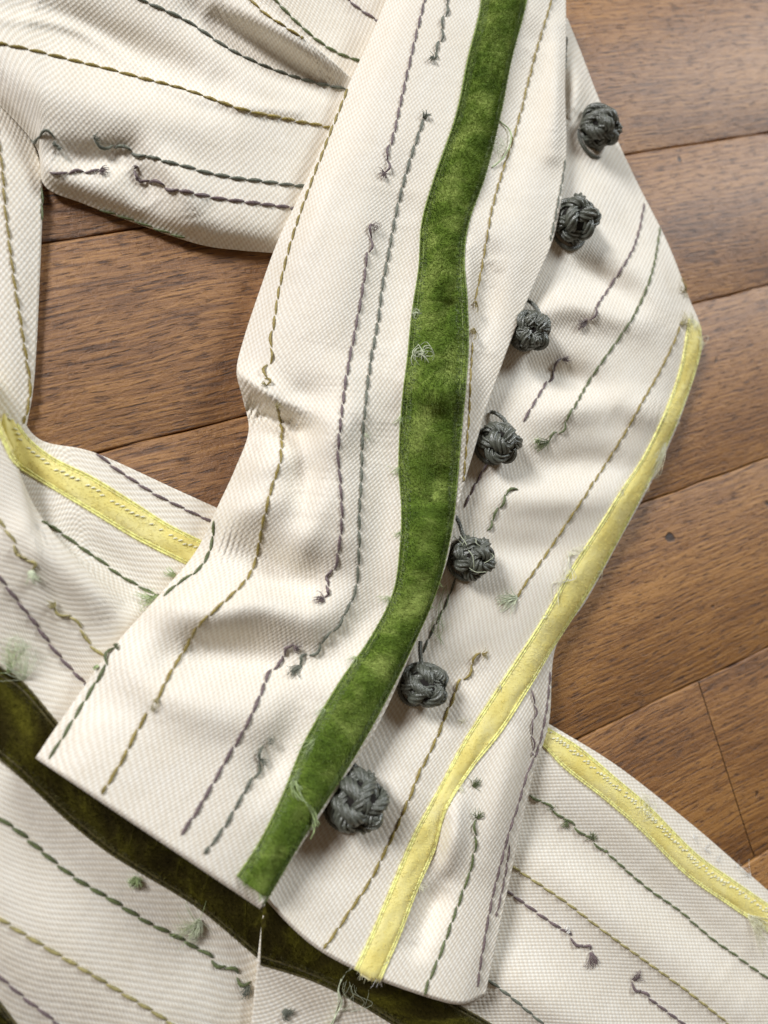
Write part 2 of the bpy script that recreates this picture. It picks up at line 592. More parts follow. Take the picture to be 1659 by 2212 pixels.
def ribbon(panel, left, right, material, edge, thick=1.0, pile=16.0, edge_rad=0.32, label=None, rough=0.18, dots=None, fringe=0.9):
    """velvet ribbon between two picture polylines, lying on a panel"""
    n = int(max(len(resample(left, 6)), len(resample(right, 6))))
    Lp, Rp = catmull(left, n), catmull(right, n)
    K = 25
    v = np.linspace(0, 1, K)
    P = np.zeros((n, K, 3)); N = np.zeros((n, K, 3))
    last = None
    for i in range(n):
        for j in range(K):
            x, y = Lp[i] * (1 - v[j]) + Rp[i] * v[j]
            p, nn = panel.hit(x, y, last)
            if j == 0:
                last = p
            P[i, j] = p; N[i, j] = nn
    for _ in range(2):
        N[1:-1] = (N[:-2] + N[1:-1] * 2 + N[2:]) / 4
    N /= np.linalg.norm(N, axis=2, keepdims=True)
    q_ = np.clip((v - 0.075) / 0.85, 0, 1)
    prof = thick * np.maximum(0, 1 - np.abs(2 * q_ - 1) ** 2.6) + 0.15
    ns = np.zeros((n, K))
    ii = np.arange(n)[:, None]; jj = np.arange(K)[None, :]
    for k in range(7):
        fa, fb = rng.uniform(0.04, 0.45), rng.uniform(0.05, 0.5)
        ns += np.sin(ii * fa * rng.choice([-1, 1]) + jj * fb + rng.uniform(0, 6.3)) / 7
    top = P + N * ((prof[None] + ns * rough * np.clip((prof[None] - 0.15) * 2, 0, 1)) * 1e-3)[..., None]
    side0 = P[:, :1] - N[:, :1] * 0.25e-3
    side1 = P[:, -1:] - N[:, -1:] * 0.25e-3
    G = np.concatenate([side0, top, side1], 1)
    # close the two cut ends
    G = np.concatenate([G[:1] * 0 + np.concatenate([side0[:1], P[:1] - N[:1] * 0.2e-3, side1[:1]], 1), G, np.concatenate([side0[-1:], P[-1:] - N[-1:] * 0.2e-3, side1[-1:]], 1)], 0)
    du = np.linalg.norm(np.diff(G, axis=1), axis=2) * 1000
    u = np.concatenate([np.zeros((len(G), 1)), np.cumsum(du, 1)], 1)
    dv = np.linalg.norm(np.diff(G[:, K // 2], axis=0), axis=1) * 1000
    vv = np.r_[0, np.cumsum(dv)]
    off = rng.uniform(0, 200)
    uv = np.stack([u + off, np.broadcast_to(vv[:, None], u.shape)], -1)
    rib = make('velvet_ribbon', G.reshape(-1, 3), grid_faces(*G.shape[:2]), material, ROOT, uv.reshape(-1, 2), label=label)
    # selvedge threads, worked like tiny beads
    for col in (0, 2, K - 3, K - 1):
        c = P[:, col] + N[:, col] * edge_rad * 0.7e-3
        c = resample(c, 0.00022)
        s = np.arange(len(c)) * 0.00022
        nr = np.stack([np.interp(np.linspace(0, 1, len(c)), np.linspace(0, 1, n), N[:, col, j]) for j in range(3)], 1)
        rad = edge_rad * 1e-3 * (0.72 + 0.28 * np.abs(np.sin(s * 1000 * math.pi / 1.15)))
        bag = Bag(); bag.add(tube(c, rad, 6, ref=nr))
        bag.build('selvedge', edge, rib)
    # pile: short fibres standing on the ribbon
    area = np.linalg.norm(np.cross(top[1:, :-1] - top[:-1, :-1], top[:-1, 1:] - top[:-1, :-1]), axis=2)
    cnt = int(area.sum() * 1e6 * pile)
    pr = (area / area.sum()).ravel()
    cell = rng.choice(len(pr), cnt, p=pr)
    ci, cj = np.unravel_index(cell, area.shape)
    fi, fj = rng.random(cnt)[:, None], rng.random(cnt)[:, None]
    def interp(A):
        return (A[ci, cj] * (1 - fi) * (1 - fj) + A[ci + 1, cj] * fi * (1 - fj) + A[ci, cj + 1] * (1 - fi) * fj + A[ci + 1, cj + 1] * fi * fj)
    b0 = interp(top); nn = interp(N)
    lean = np.stack([np.sin(ci * 0.045 + cj * 0.2 + 1.0), np.cos(ci * 0.031 - cj * 0.3), np.zeros(cnt)], 1) * 0.45
    d = nn + lean + rng.normal(0, 0.35, (cnt, 3))
    d /= np.linalg.norm(d, axis=1, keepdims=True)
    ln = rng.uniform(0.35, fringe, (cnt, 1)) * 1e-3
    sd = np.cross(d, rng.normal(0, 1, (cnt, 3))); sd /= np.linalg.norm(sd, axis=1, keepdims=True)
    wd = rng.uniform(0.05, 0.09, (cnt, 1)) * 1e-3
    V = np.stack([b0 - sd * wd - nn * 0.1e-3, b0 + sd * wd - nn * 0.1e-3, b0 + d * ln], 1).reshape(-1, 3)
    ub = np.stack([off + (cj[:, None] + fj)[:, 0] / K * u[:, -1].mean(), np.interp((ci[:, None] + fi)[:, 0], np.arange(len(vv)), vv)], 1)
    make('pile', V, np.arange(cnt * 3).reshape(-1, 3), material, rib, np.repeat(ub, 3, 0), smooth=False, kind='stuff')
    vpos_ = (cj + fj[:, 0]) / (K - 1)
    sel = np.where((np.abs(vpos_ - 0.5) > 0.34) & (rng.random(cnt) < 0.8))[0]  # edge fibres repeated in a paler colour as a painted bright rim
    V3 = V.reshape(-1, 3, 3)[sel].copy()
    V3[:, 2] += (V3[:, 2] - V3[:, :2].mean(1)) * 0.25
    make('pile', V3.reshape(-1, 3) + np.repeat(nn[sel], 3, 0) * 0.03e-3, np.arange(len(sel) * 3).reshape(-1, 3), material + '_tip', rib, np.repeat(ub[sel], 3, 0), smooth=False, kind='stuff')
    if dots:
        # rows of paler woven loops showing through the pile
        for vpos, col, rd in dots:
            bag = Bag()
            j = vpos * (K - 1); j0 = int(j); fr = j - j0
            line = top[:, j0] * (1 - fr) + top[:, min(j0 + 1, K - 1)] * fr
            nl = N[:, j0]
            c = resample(line, 0.0013)
            for i in range(1, len(c) - 2):
                if rng.random() < 0.25:
                    continue
                t = c[i + 1] - c[i]
                w = np.linspace(-0.3, 0.3, 6)[:, None]
                nv = nl[min(int(i / len(c) * n), n - 1)]
                bn = np.cross(nv, t); 
                cc = c[i] + t * w + bn * (w * 0.8 + rng.normal(0, 0.15)) + nv * (0.12e-3 + 0.12e-3 * np.cos(w * 3))
                bag.add(tube(cc, rd * 1e-3 * (1 - (w[:, 0] * 2.6) ** 2 * 0.8), 5))
            bag.build('woven_loops', col, rib, kind='stuff')
    return rib


# ------------------------------------------------------------------ floor
floor = bpy.data.objects.new('floor', None)
C.objects.link(floor)
floor['kind'] = 'structure'
floor['label'] = 'worn oak parquet floor under the jacket'
floor['category'] = 'floor'
sub = make('subfloor', [(-0.6, -0.6, -0.004), (0.9, -0.6, -0.004), (0.9, 0.6, -0.004), (-0.6, 0.6, -0.004)], [(0, 1, 2, 3)], 'joint', floor)


def plank(x0, x1, y0, y1):
    """one oak board, edges eased, top at z = 0"""
    g, e = 0.00016, 0.0004
    cx, cy = (x0 + x1) / 2, (y0 + y1) / 2
    hx, hy = (x1 - x0) / 2 - g, (y1 - y0) / 2 - g
    n = 40
    xs = np.linspace(-hx, hx, n)
    prof = [(-hy, -0.0035), (-hy, -e * 0.9), (-hy + e * 0.35, -e * 0.3), (-hy + e * 1.3, 0), (hy - e * 1.3, 0), (hy - e * 0.35, -e * 0.3), (hy, -e * 0.9), (hy, -0.0035)]
    V = []
    ph = rng.uniform(0, 6, 4)
    for x in xs:
        end = (abs(x) > hx - 1e-6)
        for k, (y, z) in enumerate(prof):
            wob = 0.00012 * (math.sin(x * 310 + ph[0]) + math.sin(x * 830 + ph[1])) if k < 4 else 0.00012 * (math.sin(x * 270 + ph[2]) + math.sin(x * 910 + ph[3]))
            if k in (0, 7): wob = 0
            V.append((x, y + wob, z - (e * 0.5 if end and -0.001 < z else 0)))
    f = grid_faces(n, len(prof)).tolist()
    caps = []
    V2 = np.array(V)
    o = make('plank', V2, f, 'wood', floor, smooth=True)
    o.location = (cx, cy, 0)
    return o


rowy = [-0.2515, -0.1940, -0.1365, -0.0790, -0.0215, 0.0345, 0.0870, 0.1430, 0.1990, 0.2550]
ends = [(-0.30, 0.02, 0.33), (-0.26, -0.06, 0.24), (-0.30, -0.10, 0.150, 0.40), (-0.22, -0.02, 0.34), (-0.3, -0.09, 0.36),
        (-0.25, -0.07, 0.38), (-0.3, -0.02, 0.42), (-0.24, -0.05, 0.36), (-0.3, -0.01, 0.34)]
for r in range(9):
    for a, b in zip(ends[r][:-1], ends[r][1:]):
        plank(a, b, rowy[r], rowy[r + 1])

# ------------------------------------------------------------------ jacket
ROOT = bpy.data.objects.new('jacket', None)
C.objects.link(ROOT)
ROOT.location = (0, 0, 0)
ROOT['label'] = 'cream woven jacket with velvet ribbons, coloured running stitches and knotted buttons lying on oak parquet'
ROOT['category'] = 'jacket'


def rows(lst, us=None):
    """(Lx, Ly, Rx, Ry, [z...]) -> net; us: where the columns stand between the two edges"""
    out = []
    for lx, ly, rx, ry, zs in lst:
        k = len(zs)
        uu = us or [i / (k - 1) for i in range(k)]
        out.append([(lx + (rx - lx) * uu[i], ly + (ry - ly) * uu[i], z) for i, z in enumerate(zs)])
    return out


# --- strip of the other sleeve, at the left of the bare floor
strip = Panel('back_panel', rows([
    (-70, 150, 40, 240, (3, 4, 3.4, 1.6)), (-70, 260, 80, 330, (3, 4, 3.4, 1.6)), (-70, 360, 92, 400, (3, 4, 3.4, 1.6)),
    (-70, 600, 86, 600, (3, 4, 3.6, 1.6)), (-70, 800, 74, 820, (3, 4, 3.4, 1.4)), (-70, 920, 56, 925, (2, 3, 2.4, 1.2)), (-70, 1010, 40, 1000, (1, 1.4, 1.2, 0.8))]),
    ROOT, 90, 30, under={'c1': [(3, -0.6), (14, -1.4)]}, label='narrow strip of cream cloth beside the bare floor')

# --- lower left: flat part with the yellow ribbon, rolling into a raised fold
A = [(-60, 590, .8), (30, 845, .9), (80, 945, .9), (205, 978, .9), (400, 1066, .9), (620, 1165, .9)]
B = [(-60, 900, 2.6), (20, 1000, 2.8), (110, 1080, 2.8), (230, 1120, 2.8), (400, 1215, 2.6), (620, 1330, 2)]
Cc = [(-60, 1030, 2), (10, 1140, 2.0), (118, 1185, 2.6), (240, 1225, 3.4), (400, 1320, 3), (620, 1430, 2)]
D = [(-60, 770, 8), (22, 965, 8), (92, 1126, 6.0), (240, 1300, 5), (400, 1410, 3.5), (620, 1540, 2)]
E_ = [(-60, 1090, 11), (60, 1240, 9), (150, 1370, 6.5), (300, 1500, 4.5), (480, 1640, 3), (700, 1800, 2)]
F_ = [(-60, 1400, 6), (60, 1520, 4.5), (170, 1640, 4), (320, 1760, 4), (500, 1880, 3.5), (700, 1990, 2.5)]
G_ = [(-60, 1680, 7), (60, 1760, 7), (200, 1860, 7), (340, 1950, 6.5), (470, 2040, 5), (570, 2120, 3.5)]
H_ = [(-60, 1950, 9), (60, 2020, 9), (180, 2100, 9), (300, 2180, 8), (420, 2250, 6), (550, 2300, 3)]
I_ = [(-60, 2190, 2.5), (20, 2260, 2), (120, 2330, 2), (240, 2400, 2), (360, 2460, 1.5), (520, 2520, 1)]
front = Panel('front_panel', [A, B, Cc, D, E_, F_, G_, H_, I_], ROOT, 260, 110,
              folds=[([(60, 1160), (150, 1230), (250, 1330)], 34, 1.5), ([(40, 1330), (120, 1420), (220, 1520)], 40, -0.8),
                     ([(170, 1180), (260, 1240), (330, 1320)], 30, -0.7)],
              under={'r0': [(3, -0.4), (14, -0.7)]}, swap=True, label='lower front of cream cloth with a yellow velvet ribbon and olive ones darkened by painted shade')

# --- lower right
side_net = [
    [(980, 1440, 2), (1180, 1560, 1.6), (1330, 1652, 1.5), (1490, 1777, 1.4), (1600, 1872, 1.4), (1760, 2012, 1.4)],
    [(930, 1485, 4.2), (1135, 1615, 4.0), (1285, 1710, 3.8), (1445, 1835, 3.6), (1555, 1930, 3.6), (1715, 2070, 3.6)],
    [(780, 1620, 3.5), (1020, 1750, 3.5), (1180, 1850, 3.5), (1340, 1970, 4), (1450, 2065, 4), (1610, 2200, 4)],
    [(600, 1850, 4), (850, 1920, 4), (1020, 2025, 5), (1190, 2140, 6.5), (1310, 2240, 6), (1470, 2370, 6)],
    [(566, 1990, 6), (700, 2110, 6), (860, 2220, 6), (1000, 2330, 6), (1120, 2430, 6), (1300, 2560, 6)],
    [(535, 2290, 6.5), (640, 2330, 6), (760, 2420, 5), (900, 2520, 5), (1000, 2620, 5), (1150, 2750, 5)]]
for rw in side_net:
    (x0, y0, z0), (x1, y1, z1) = rw[-2:]
    rw.append((x1 + 1.3 * (x1 - x0), y1 + 1.3 * (y1 - y0), z1))
hem = Panel('side_panel', side_net,
    ROOT, 150, 150, folds=[([(1120, 1850), (1300, 1960), (1500, 2110), (1650, 2230)], 45, 1.0), ([(1160, 1760), (1350, 1890), (1600, 2090)], 40, -0.9),
                           ([(1030, 2080), (1200, 2180), (1400, 2330)], 50, 1.2)],
    under={'r0': [(3, -0.6), (14, -1.1)], 'c0': [(2, -0.8), (10, -2.5), (50, -4)]}, swap=True, label='side of cream cloth with bright yellow velvet ribbon beside the floor')

# --- top left: piece behind the crest, then the big folded piece
inner = Panel('back_panel', rows([(430, -120, 960, -120, (3, 5, 6, 6)), (540, -20, 960, 40, (1.5, 4, 6, 6)), (620, 90, 960, 180, (1, 3, 5, 5)), (700, 260, 960, 320, (1, 2, 4, 4))]),
              ROOT, 60, 60, folds=[([(700, -60), (760, 60), (800, 160)], 35, -0.6)], label='cream cloth behind the ridge of the fold')

top = Panel('body_panel', rows([
    (-90, -90, -90, 150, (6, 8, 8, 5, 3.2)), (0, -90, 2, 230, (6, 7, 9, 6.5, 3.6)), (50, -90, 78, 318, (6, 7, 9, 7, 3.6)), (130, -90, 97, 402, (7, 7, 8.5, 7, 2.2)),
    (220, -90, 180, 440, (8, 7, 8, 7, 2.0)), (330, -90, 300, 485, (9, 7.5, 8, 7, 1.8)), (440, -90, 430, 528, (11, 8.5, 8, 7, 1.8)),
    (560, 2, 520, 541, (12, 9, 8, 7, 1.8)), (655, 78, 590, 547, (12, 8.5, 7, 6, 1.8)), (760, 170, 690, 560, (9, 6, 5, 4, 1.5)), (850, 270, 800, 580, (5, 4, 4, 3, 1.2))], (0, 0.22, 0.55, 0.88, 1)),
    ROOT, 170, 120, folds=[([(-20, 40), (150, 60), (350, 180), (500, 225), (640, 242)], 10, 0.55), ([(60, 20), (260, 110), (450, 190)], 40, -1.7),
                           ([(430, 30), (530, 80), (640, 150), (720, 190)], 30, -1.7), ([(470, 10), (590, 70), (700, 145)], 24, 1.2),
                           ([(110, 330), (200, 345), (280, 330)], 24, -1.0), ([(330, 330), (400, 400), (420, 470)], 26, 0.9), ([(290, 360), (330, 440)], 26, -0.7),
                           ([(0, 150), (120, 200), (330, 250), (500, 280)], 45, 0.9)],
    under={'c1': [(2, -0.5), (10, -1.2)], 'c0': [(3, -1.0), (14, -4), (30, -7)]}, swap=True, label='big folded piece of cream cloth above the bare floor')

# --- the sleeve: piece underneath with the buttons
under_net = rows([
    (960, -20, 1226, 40, (9, 8, 6, 2.5)), (930, 120, 1256, 115, (9, 8, 6.5, 2.5)), (900, 240, 1300, 228, (9, 8.5, 7.5, 2.5)), (880, 380, 1372, 385, (9.5, 9.5, 8.5, 2.8)),
    (850, 520, 1440, 520, (11, 11, 8.5, 3)), (830, 640, 1485, 635, (11, 11, 9, 3.2)), (810, 760, 1516, 735, (11, 11.5, 9.5, 3.4)), (790, 900, 1478, 880, (11, 11.5, 9.5, 3.6)),
    (770, 1060, 1418, 1020, (11, 11.5, 9.5, 4)), (740, 1200, 1345, 1155, (11, 11.5, 10, 4.2)), (700, 1340, 1268, 1295, (11, 11.5, 10, 4.5)), (650, 1480, 1200, 1400, (11, 11.5, 10.5, 5)),
    (600, 1600, 1186, 1560, (11, 11.5, 11, 6)), (560, 1720, 1150, 1680, (12, 12.5, 12, 8)), (520, 1810, 1108, 1830, (13, 14, 13.5, 10)), (530, 1830, 1080, 1960, (14, 15.5, 15, 11.5)),
    (520, 1850, 1062, 2070, (15, 16.5, 16.5, 12.5)), (450, 1900, 1048, 2152, (15.5, 17.5, 17.5, 13))], (0, 0.42, 0.86, 1))
# let the hem bow as in the picture
hemline = [(500, 1850), (580, 1962), (700, 2052), (775, 2100), (830, 2128), (930, 2152), (1000, 2162), (1049, 2146)]
hl = resample(hemline, 4)
hl = np.stack([np.interp((0, 0.42, 0.86, 1), np.linspace(0, 1, len(hl)), hl[:, j]) for j in range(2)], 1)
for i in range(4):
    under_net[-1][i] = (hl[i][0], hl[i][1], under_net[-1][i][2])
hm = under_net[-1]
for r_, fr in ((-2, 0.10), (-3, 0.28), (-4, 0.5)):
    for i in range(4):
        a = under_net[-5][i]; e = hm[i]; q = under_net[r_][i]
        under_net[r_][i] = (e[0] + (a[0] - e[0]) * fr * 1.15 * 0.9, e[1] + (a[1] - e[1]) * fr * 1.05, q[2])
under = Panel('sleeve_under_panel', under_net, ROOT, 300, 110, folds=[
    ([(1130, 690), (1240, 660), (1380, 700)], 26, 1.2), ([(1120, 800), (1230, 820), (1330, 880)], 28, -1.3), ([(1170, 900), (1300, 870), (1440, 900)], 28, 1.2),
    ([(1150, 1010), (1260, 1000), (1360, 1010)], 24, -0.8), ([(1080, 1080), (1200, 1080), (1320, 1080)], 26, 0.8), ([(1040, 1180), (1150, 1190), (1240, 1180)], 28, -0.6),
    ([(1260, 350), (1330, 400), (1390, 520)], 26, -0.9), ([(1300, 540), (1400, 600), (1450, 700)], 30, 0.8), ([(1230, 560), (1330, 640)], 24, -0.8),
    ([(1240, 130), (1245, 200), (1235, 260)], 16, 1.2), ([(960, 1790), (950, 1900), (900, 2040)], 22, -1.5), ([(985, 1740), (975, 1830), (950, 1900)], 20, 2.0),
    ([(1120, 1560), (1090, 1700), (1050, 1850)], 30, 0.8), ([(900, 1560), (960, 1500), (1040, 1420)], 34, -0.8), ([(820, 1800), (900, 1680)], 40, 0.6)],
    under={'c1': [(2, -1.0), (8, -3.0), (40, -9)], 'r1': [(-5, -0.5), (-7, -1.5), (-3, -2.6), (20, -3.0), (60, -3.2)]}, label='under half of the sleeve, carrying the buttons')

# --- the sleeve: piece on top
upper = Panel('sleeve_upper_panel', rows([
    (850, -40, 1222, -40, (10, 15, 17, 16, 11)), (800, 80, 1223, 80, (10, 15, 17, 16, 11.5)), (745, 200, 1221, 200, (9.5, 15, 17, 16.5, 12.5)), (700, 305, 1224, 320, (9, 15, 17, 17, 14)),
    (648, 420, 1214, 425, (8.5, 14.5, 17, 17.5, 15)), (600, 520, 1192, 525, (7.5, 14.5, 17.5, 18.5, 15.5)), (560, 630, 1143, 640, (6.5, 14, 18, 19.5, 16)), (527, 730, 1100, 745, (6, 13.5, 18, 20, 16.5)),
    (511, 800, 1073, 820, (6, 13, 18, 20, 16.5)), (524, 860, 1048, 890, (6, 12.5, 17.5, 20, 17)), (537, 930, 1028, 960, (6, 12, 17, 20, 17)), (509, 1010, 1004, 1040, (6, 13, 17.5, 20, 17)),
    (472, 1090, 985, 1115, (6.5, 14, 18, 20, 17.5)), (420, 1195, 966, 1210, (7, 14, 18, 20, 17.5)), (335, 1295, 934, 1300, (7.5, 14, 17.5, 20, 17.5)), (240, 1402, 880, 1430, (8.5, 14, 17.5, 20, 17.5)),
    (170, 1500, 815, 1570, (9.5, 14.5, 18, 20, 18)), (136, 1549, 742, 1684, (10.5, 16, 19, 20.5, 18.5)), (107, 1591, 655, 1820, (11, 17, 20, 21.5, 19.5)), (80, 1632, 566, 1958, (11.5, 17.5, 21, 22.5, 20.5))], (0, 0.15, 0.45, 0.80, 1)),
    ROOT, 320, 150, folds=[
    ([(505, 800), (560, 835), (620, 880), (690, 900)], 20, 1.3), ([(514, 806), (560, 842), (600, 872)], 7, 0.42), ([(530, 905), (580, 880), (630, 905)], 7, 0.42), ([(560, 960), (610, 925), (660, 915)], 8, 0.42), ([(525, 880), (580, 900), (640, 930)], 20, -2.0), ([(500, 1010), (580, 1000), (680, 960), (760, 900)], 34, 1.4),
    ([(480, 1100), (560, 1090), (640, 1060)], 30, 0.9), ([(470, 1180), (560, 1210), (640, 1250), (720, 1250)], 36, -2.0), ([(350, 1310), (450, 1330), (560, 1310), (660, 1330)], 30, 1.3),
    ([(380, 1420), (480, 1410), (580, 1420), (680, 1420)], 38, -2.1), ([(280, 1440), (360, 1500), (480, 1540), (620, 1560)], 40, 0.9), ([(640, 1200), (680, 1120), (690, 1020)], 26, 0.8),
    ([(650, 1520), (620, 1600), (560, 1700)], 28, -0.9), ([(1060, 560), (1050, 650), (1030, 760)], 26, -1.2), ([(1150, 100), (1120, 260), (1080, 420)], 34, -1.2),
    ([(1205, 60), (1200, 220), (1195, 330)], 18, 1.2), ([(960, 640), (960, 720)], 24, -0.8), ([(900, 820), (950, 850), (1000, 830)], 22, 0.9), ([(860, 400), (840, 560), (800, 760)], 40, -0.9),
    ([(930, 1000), (930, 1100)], 26, -0.9), ([(1006, 540), (1010, 750), (1000, 950), (986, 1080)], 14, 0.8), ([(720, 300), (690, 420), (640, 560)], 30, 0.6), ([(845, 900), (835, 1100), (800, 1290), (730, 1420)], 36, -1.1), ([(740, 820), (735, 1000), (745, 1150)], 30, 0.8), ([(655, 860), (665, 980), (660, 1110)], 22, -0.8), ([(790, 300), (745, 520), (700, 760)], 60, 0.7), ([(905, 480), (880, 640), (845, 820)], 34, -0.6), ([(700, 1420), (770, 1370), (830, 1290)], 34, -0.8), ([(600, 880), (640, 960), (650, 1060)], 22, -0.9)],
    under={'c0': [(2, -1.0), (9, -3.0), (40, -6), (120, -6.5)], 'c1': [(1.0, -0.8), (5, -1.5), (40, -1.8)], 'r1': [(-5, -0.5), (-7, -1.5), (-3, -2.6), (20, -3.0), (60, -3.2)]},
    label='upper half of the sleeve, ending in the open cuff')

# ------------------------------------------------------------------ velvet ribbons
GL = [(1043, -40), (1035, 30), (1010, 130), (985, 250), (940, 380), (912, 480), (905, 580), (890, 680), (880, 780), (868, 880), (862, 1000), (868, 1100), (865, 1180), (850, 1280), (800, 1380), (730, 1480), (660, 1600), (610, 1720), (560, 1820), (512, 1893)]
GR = [(1145, -40), (1130, 30), (1103, 130), (1080, 245), (1048, 375), (1012, 480), (1002, 560), (1008, 650), (1010, 750), (1003, 850), (993, 960), (983, 1080), (970, 1165), (942, 1275), (888, 1400), (815, 1545), (745, 1665), (680, 1765), (632, 1845), (578, 1938)]
green = ribbon(upper, GL, GR, 'velvet_green', 'edge_green', 1.9, 24, 0.26, rough=0.75, fringe=1.0, label='green crushed velvet ribbon down the sleeve')
YL = [(1487, 690), (1470, 790), (1438, 885), (1390, 985), (1338, 1065), (1288, 1145), (1230, 1235), (1170, 1340), (1112, 1430), (1060, 1510), (1000, 1605), (950, 1700), (895, 1800), (852, 1900), (810, 2000), (768, 2092)]
YR = [(1511, 705), (1510, 765), (1476, 872), (1426, 988), (1380, 1078), (1330, 1172), (1266, 1285), (1194, 1397), (1140, 1488), (1082, 1580), (1018, 1660), (966, 1745), (940, 1830), (900, 1920), (862, 2020), (820, 2118)]
ribbon(under, YL, YR, 'velvet_yellow', 'edge_yellow', 0.75, 6, 0.33, rough=0.35, fringe=0.6, label='yellow velvet ribbon along the edge of the sleeve')
ribbon(front, [(-50, 700), (0, 800), (20, 870), (50, 935), (110, 987), (200, 1032), (290, 1087), (360, 1132), (440, 1172), (520, 1210)],
       [(-50, 890), (-5, 935), (30, 1000), (75, 1032), (125, 1062), (200, 1107), (300, 1167), (400, 1217), (450, 1240), (500, 1265)],
       'velvet_yellow', 'edge_yellow', 0.75, 6, 0.30, rough=0.35, fringe=0.6, label='yellow velvet ribbon running under the sleeve', dots=[(0.34, 'paleyellow', 0.24)])
ribbon(hem, [(1110, 1522), (1180, 1572), (1250, 1615), (1330, 1682), (1400, 1742), (1500, 1842), (1580, 1900), (1659, 1955), (1730, 2010)],
       [(1100, 1556), (1168, 1607), (1220, 1660), (1300, 1722), (1380, 1790), (1480, 1888), (1570, 1952), (1659, 2012), (1720, 2056)],
       'velvet_yellow', 'edge_yellow', 0.75, 6, 0.33, rough=0.35, fringe=0.6, label='bright yellow velvet ribbon beside the floor', dots=[(0.26, 'paleyellow', 0.28), (0.36, 'paleyellow', 0.24)])
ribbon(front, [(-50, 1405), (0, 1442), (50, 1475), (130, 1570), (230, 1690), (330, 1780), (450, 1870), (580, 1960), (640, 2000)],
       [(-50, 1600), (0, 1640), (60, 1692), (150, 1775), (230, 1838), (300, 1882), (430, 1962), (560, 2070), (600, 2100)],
       'velvet_dark', 'edge_dark', 1.1, 16, 0.26, label='olive velvet ribbon with the cuff shadow painted into its colour')
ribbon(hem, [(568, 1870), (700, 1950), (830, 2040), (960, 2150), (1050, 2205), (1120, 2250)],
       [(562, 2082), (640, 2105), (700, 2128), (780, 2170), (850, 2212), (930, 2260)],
       'velvet_dark', 'edge_dark', 1.1, 16, 0.26, label='olive velvet ribbon under the cuff end, shade painted into its colour')
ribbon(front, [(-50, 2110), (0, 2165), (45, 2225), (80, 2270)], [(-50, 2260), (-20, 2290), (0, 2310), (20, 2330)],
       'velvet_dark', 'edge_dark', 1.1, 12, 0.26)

# ------------------------------------------------------------------ running stitches
# top left piece
stitch_line(top, [(-20, 92), (60, 108), (150, 130), (270, 160), (400, 195), (520, 235), (640, 262), (730, 279)], 'olive')
stitch_line(top, [(290, -10), (310, 2), (400, 45), (510, 115), (630, 165), (755, 196)], 'grey', 1.05)
stitch_line(top, [(205, 300), (245, 316), (290, 330), (380, 355), (480, 380), (560, 392), (665, 404)], 'grey', 1.1, loose0=14)
stitch_line(top, [(55, 297), (80, 300), (98, 288), (115, 298), (127, 316)], 'grey', 0.9, slack=0.5)
stitch_line(top, [(290, 366), (308, 385), (335, 397), (400, 415), (480, 430), (560, 440), (645, 452)], 'purple', 1.1, loose0=14)
stitch_line(top, [(107, 370), (160, 375), (215, 368)], 'purple', 0.9, slack=0.4)
stitch_line(top, [(215, 452), (270, 470), (330, 492), (400, 514)], 'green', 0.8)
stitch_line(top, [(535, -5), (575, 32), (620, 62), (655, 84)], 'olive', 0.8)
stitch_line(inner, [(580, -15), (605, 12), (640, 48), (680, 84), (730, 115), (790, 138)], 'green', 1.0)
stitch_line(inner, [(735, -20), (770, 15), (830, 55)], 'purple', 0.9)
tuft(top, 203, 300, 14, -4, 14, 'grey'); tuft(top, 127, 316, 4, 10, 12, 'grey'); tuft(top, 215, 372, 18, 6, 16, 'purple'); tuft(top, 290, 366, -4, -6, 8, 'purple')

# left strip
stitch_line(strip, [(-10, 260), (4, 360), (12, 460), (25, 570), (40, 670), (55, 770), (65, 830), (60, 880), (50, 915)], 'olive', 0.8)
stitch_line(strip, [(91, 405), (91, 440), (90, 480)], 'green', 0.6)

# lower left
stitch_line(front, [(140, 956), (200, 975), (240, 1005), (290, 1040), (340, 1070), (400, 1100), (475, 1136)], 'purple', 0.95)
stitch_line(front, [(88, 1124), (130, 1150), (170, 1180), (220, 1215), (270, 1250), (345, 1290)], 'green', 0.95)
stitch_line(front, [(-12, 1110), (30, 1170), (55, 1205), (66, 1232)], 'gold', 0.9, loose1=8)
stitch_line(front, [(120, 1305), (150, 1330), (175, 1360), (195, 1392), (228, 1418)], 'gold', 0.95, loose0=8)
stitch_line(front, [(-12, 1232), (40, 1300), (75, 1345), (115, 1400), (150, 1440), (195, 1488)], 'purple', 0.95)
tuft(front, 66, 1232, 14, 28, 16, 'pale', 0.3); tuft(front, 120, 1303, -22, 4, 12, 'gold', 0.5)
tuft(front, 52, 1468, -14, -75, 22, 'pale', 0.45, 2.0, 0.05, 0.5, parent=ROOT); tuft(front, 20, 1452, 0, -70, 14, 'palegreen', 0.5, 2.0, 0.05, 0.6, parent=ROOT)
tangle(front, 40, 1395, 40, 9, 'pale', 'frayed_tuft', 0.05, parent=ROOT)
tuft(front, 378, 1245, -22, -14, 14, 'palegreen', 0.35, 1.5, 0.07, 0.9); tuft(front, 350, 1290, -55, 14, 20, 'palegreen', 0.35, 1.2, 0.08)
stitch_line(front, [(-12, 1762), (30, 1790), (80, 1830), (140, 1880), (200, 1920), (270, 1962), (330, 1998), (395, 2030), (450, 2066), (500, 2098), (540, 2122)], 'green', 1.1, loose1=18)
stitch_line(front, [(-12, 1978), (60, 2022), (120, 2058), (190, 2100), (260, 2142), (330, 2184), (390, 2225)], 'gold', 1.05)
stitch_line(front, [(-12, 2098), (60, 2160), (100, 2190), (140, 2225)], 'purple', 0.9)
tuft(front, 295, 1895, -14, 24, 24, 'palegreen', 0.5, 1.5); tangle(front, 288, 1902, 18, 8, 'palegreen', 'frayed_tuft', 0.05)
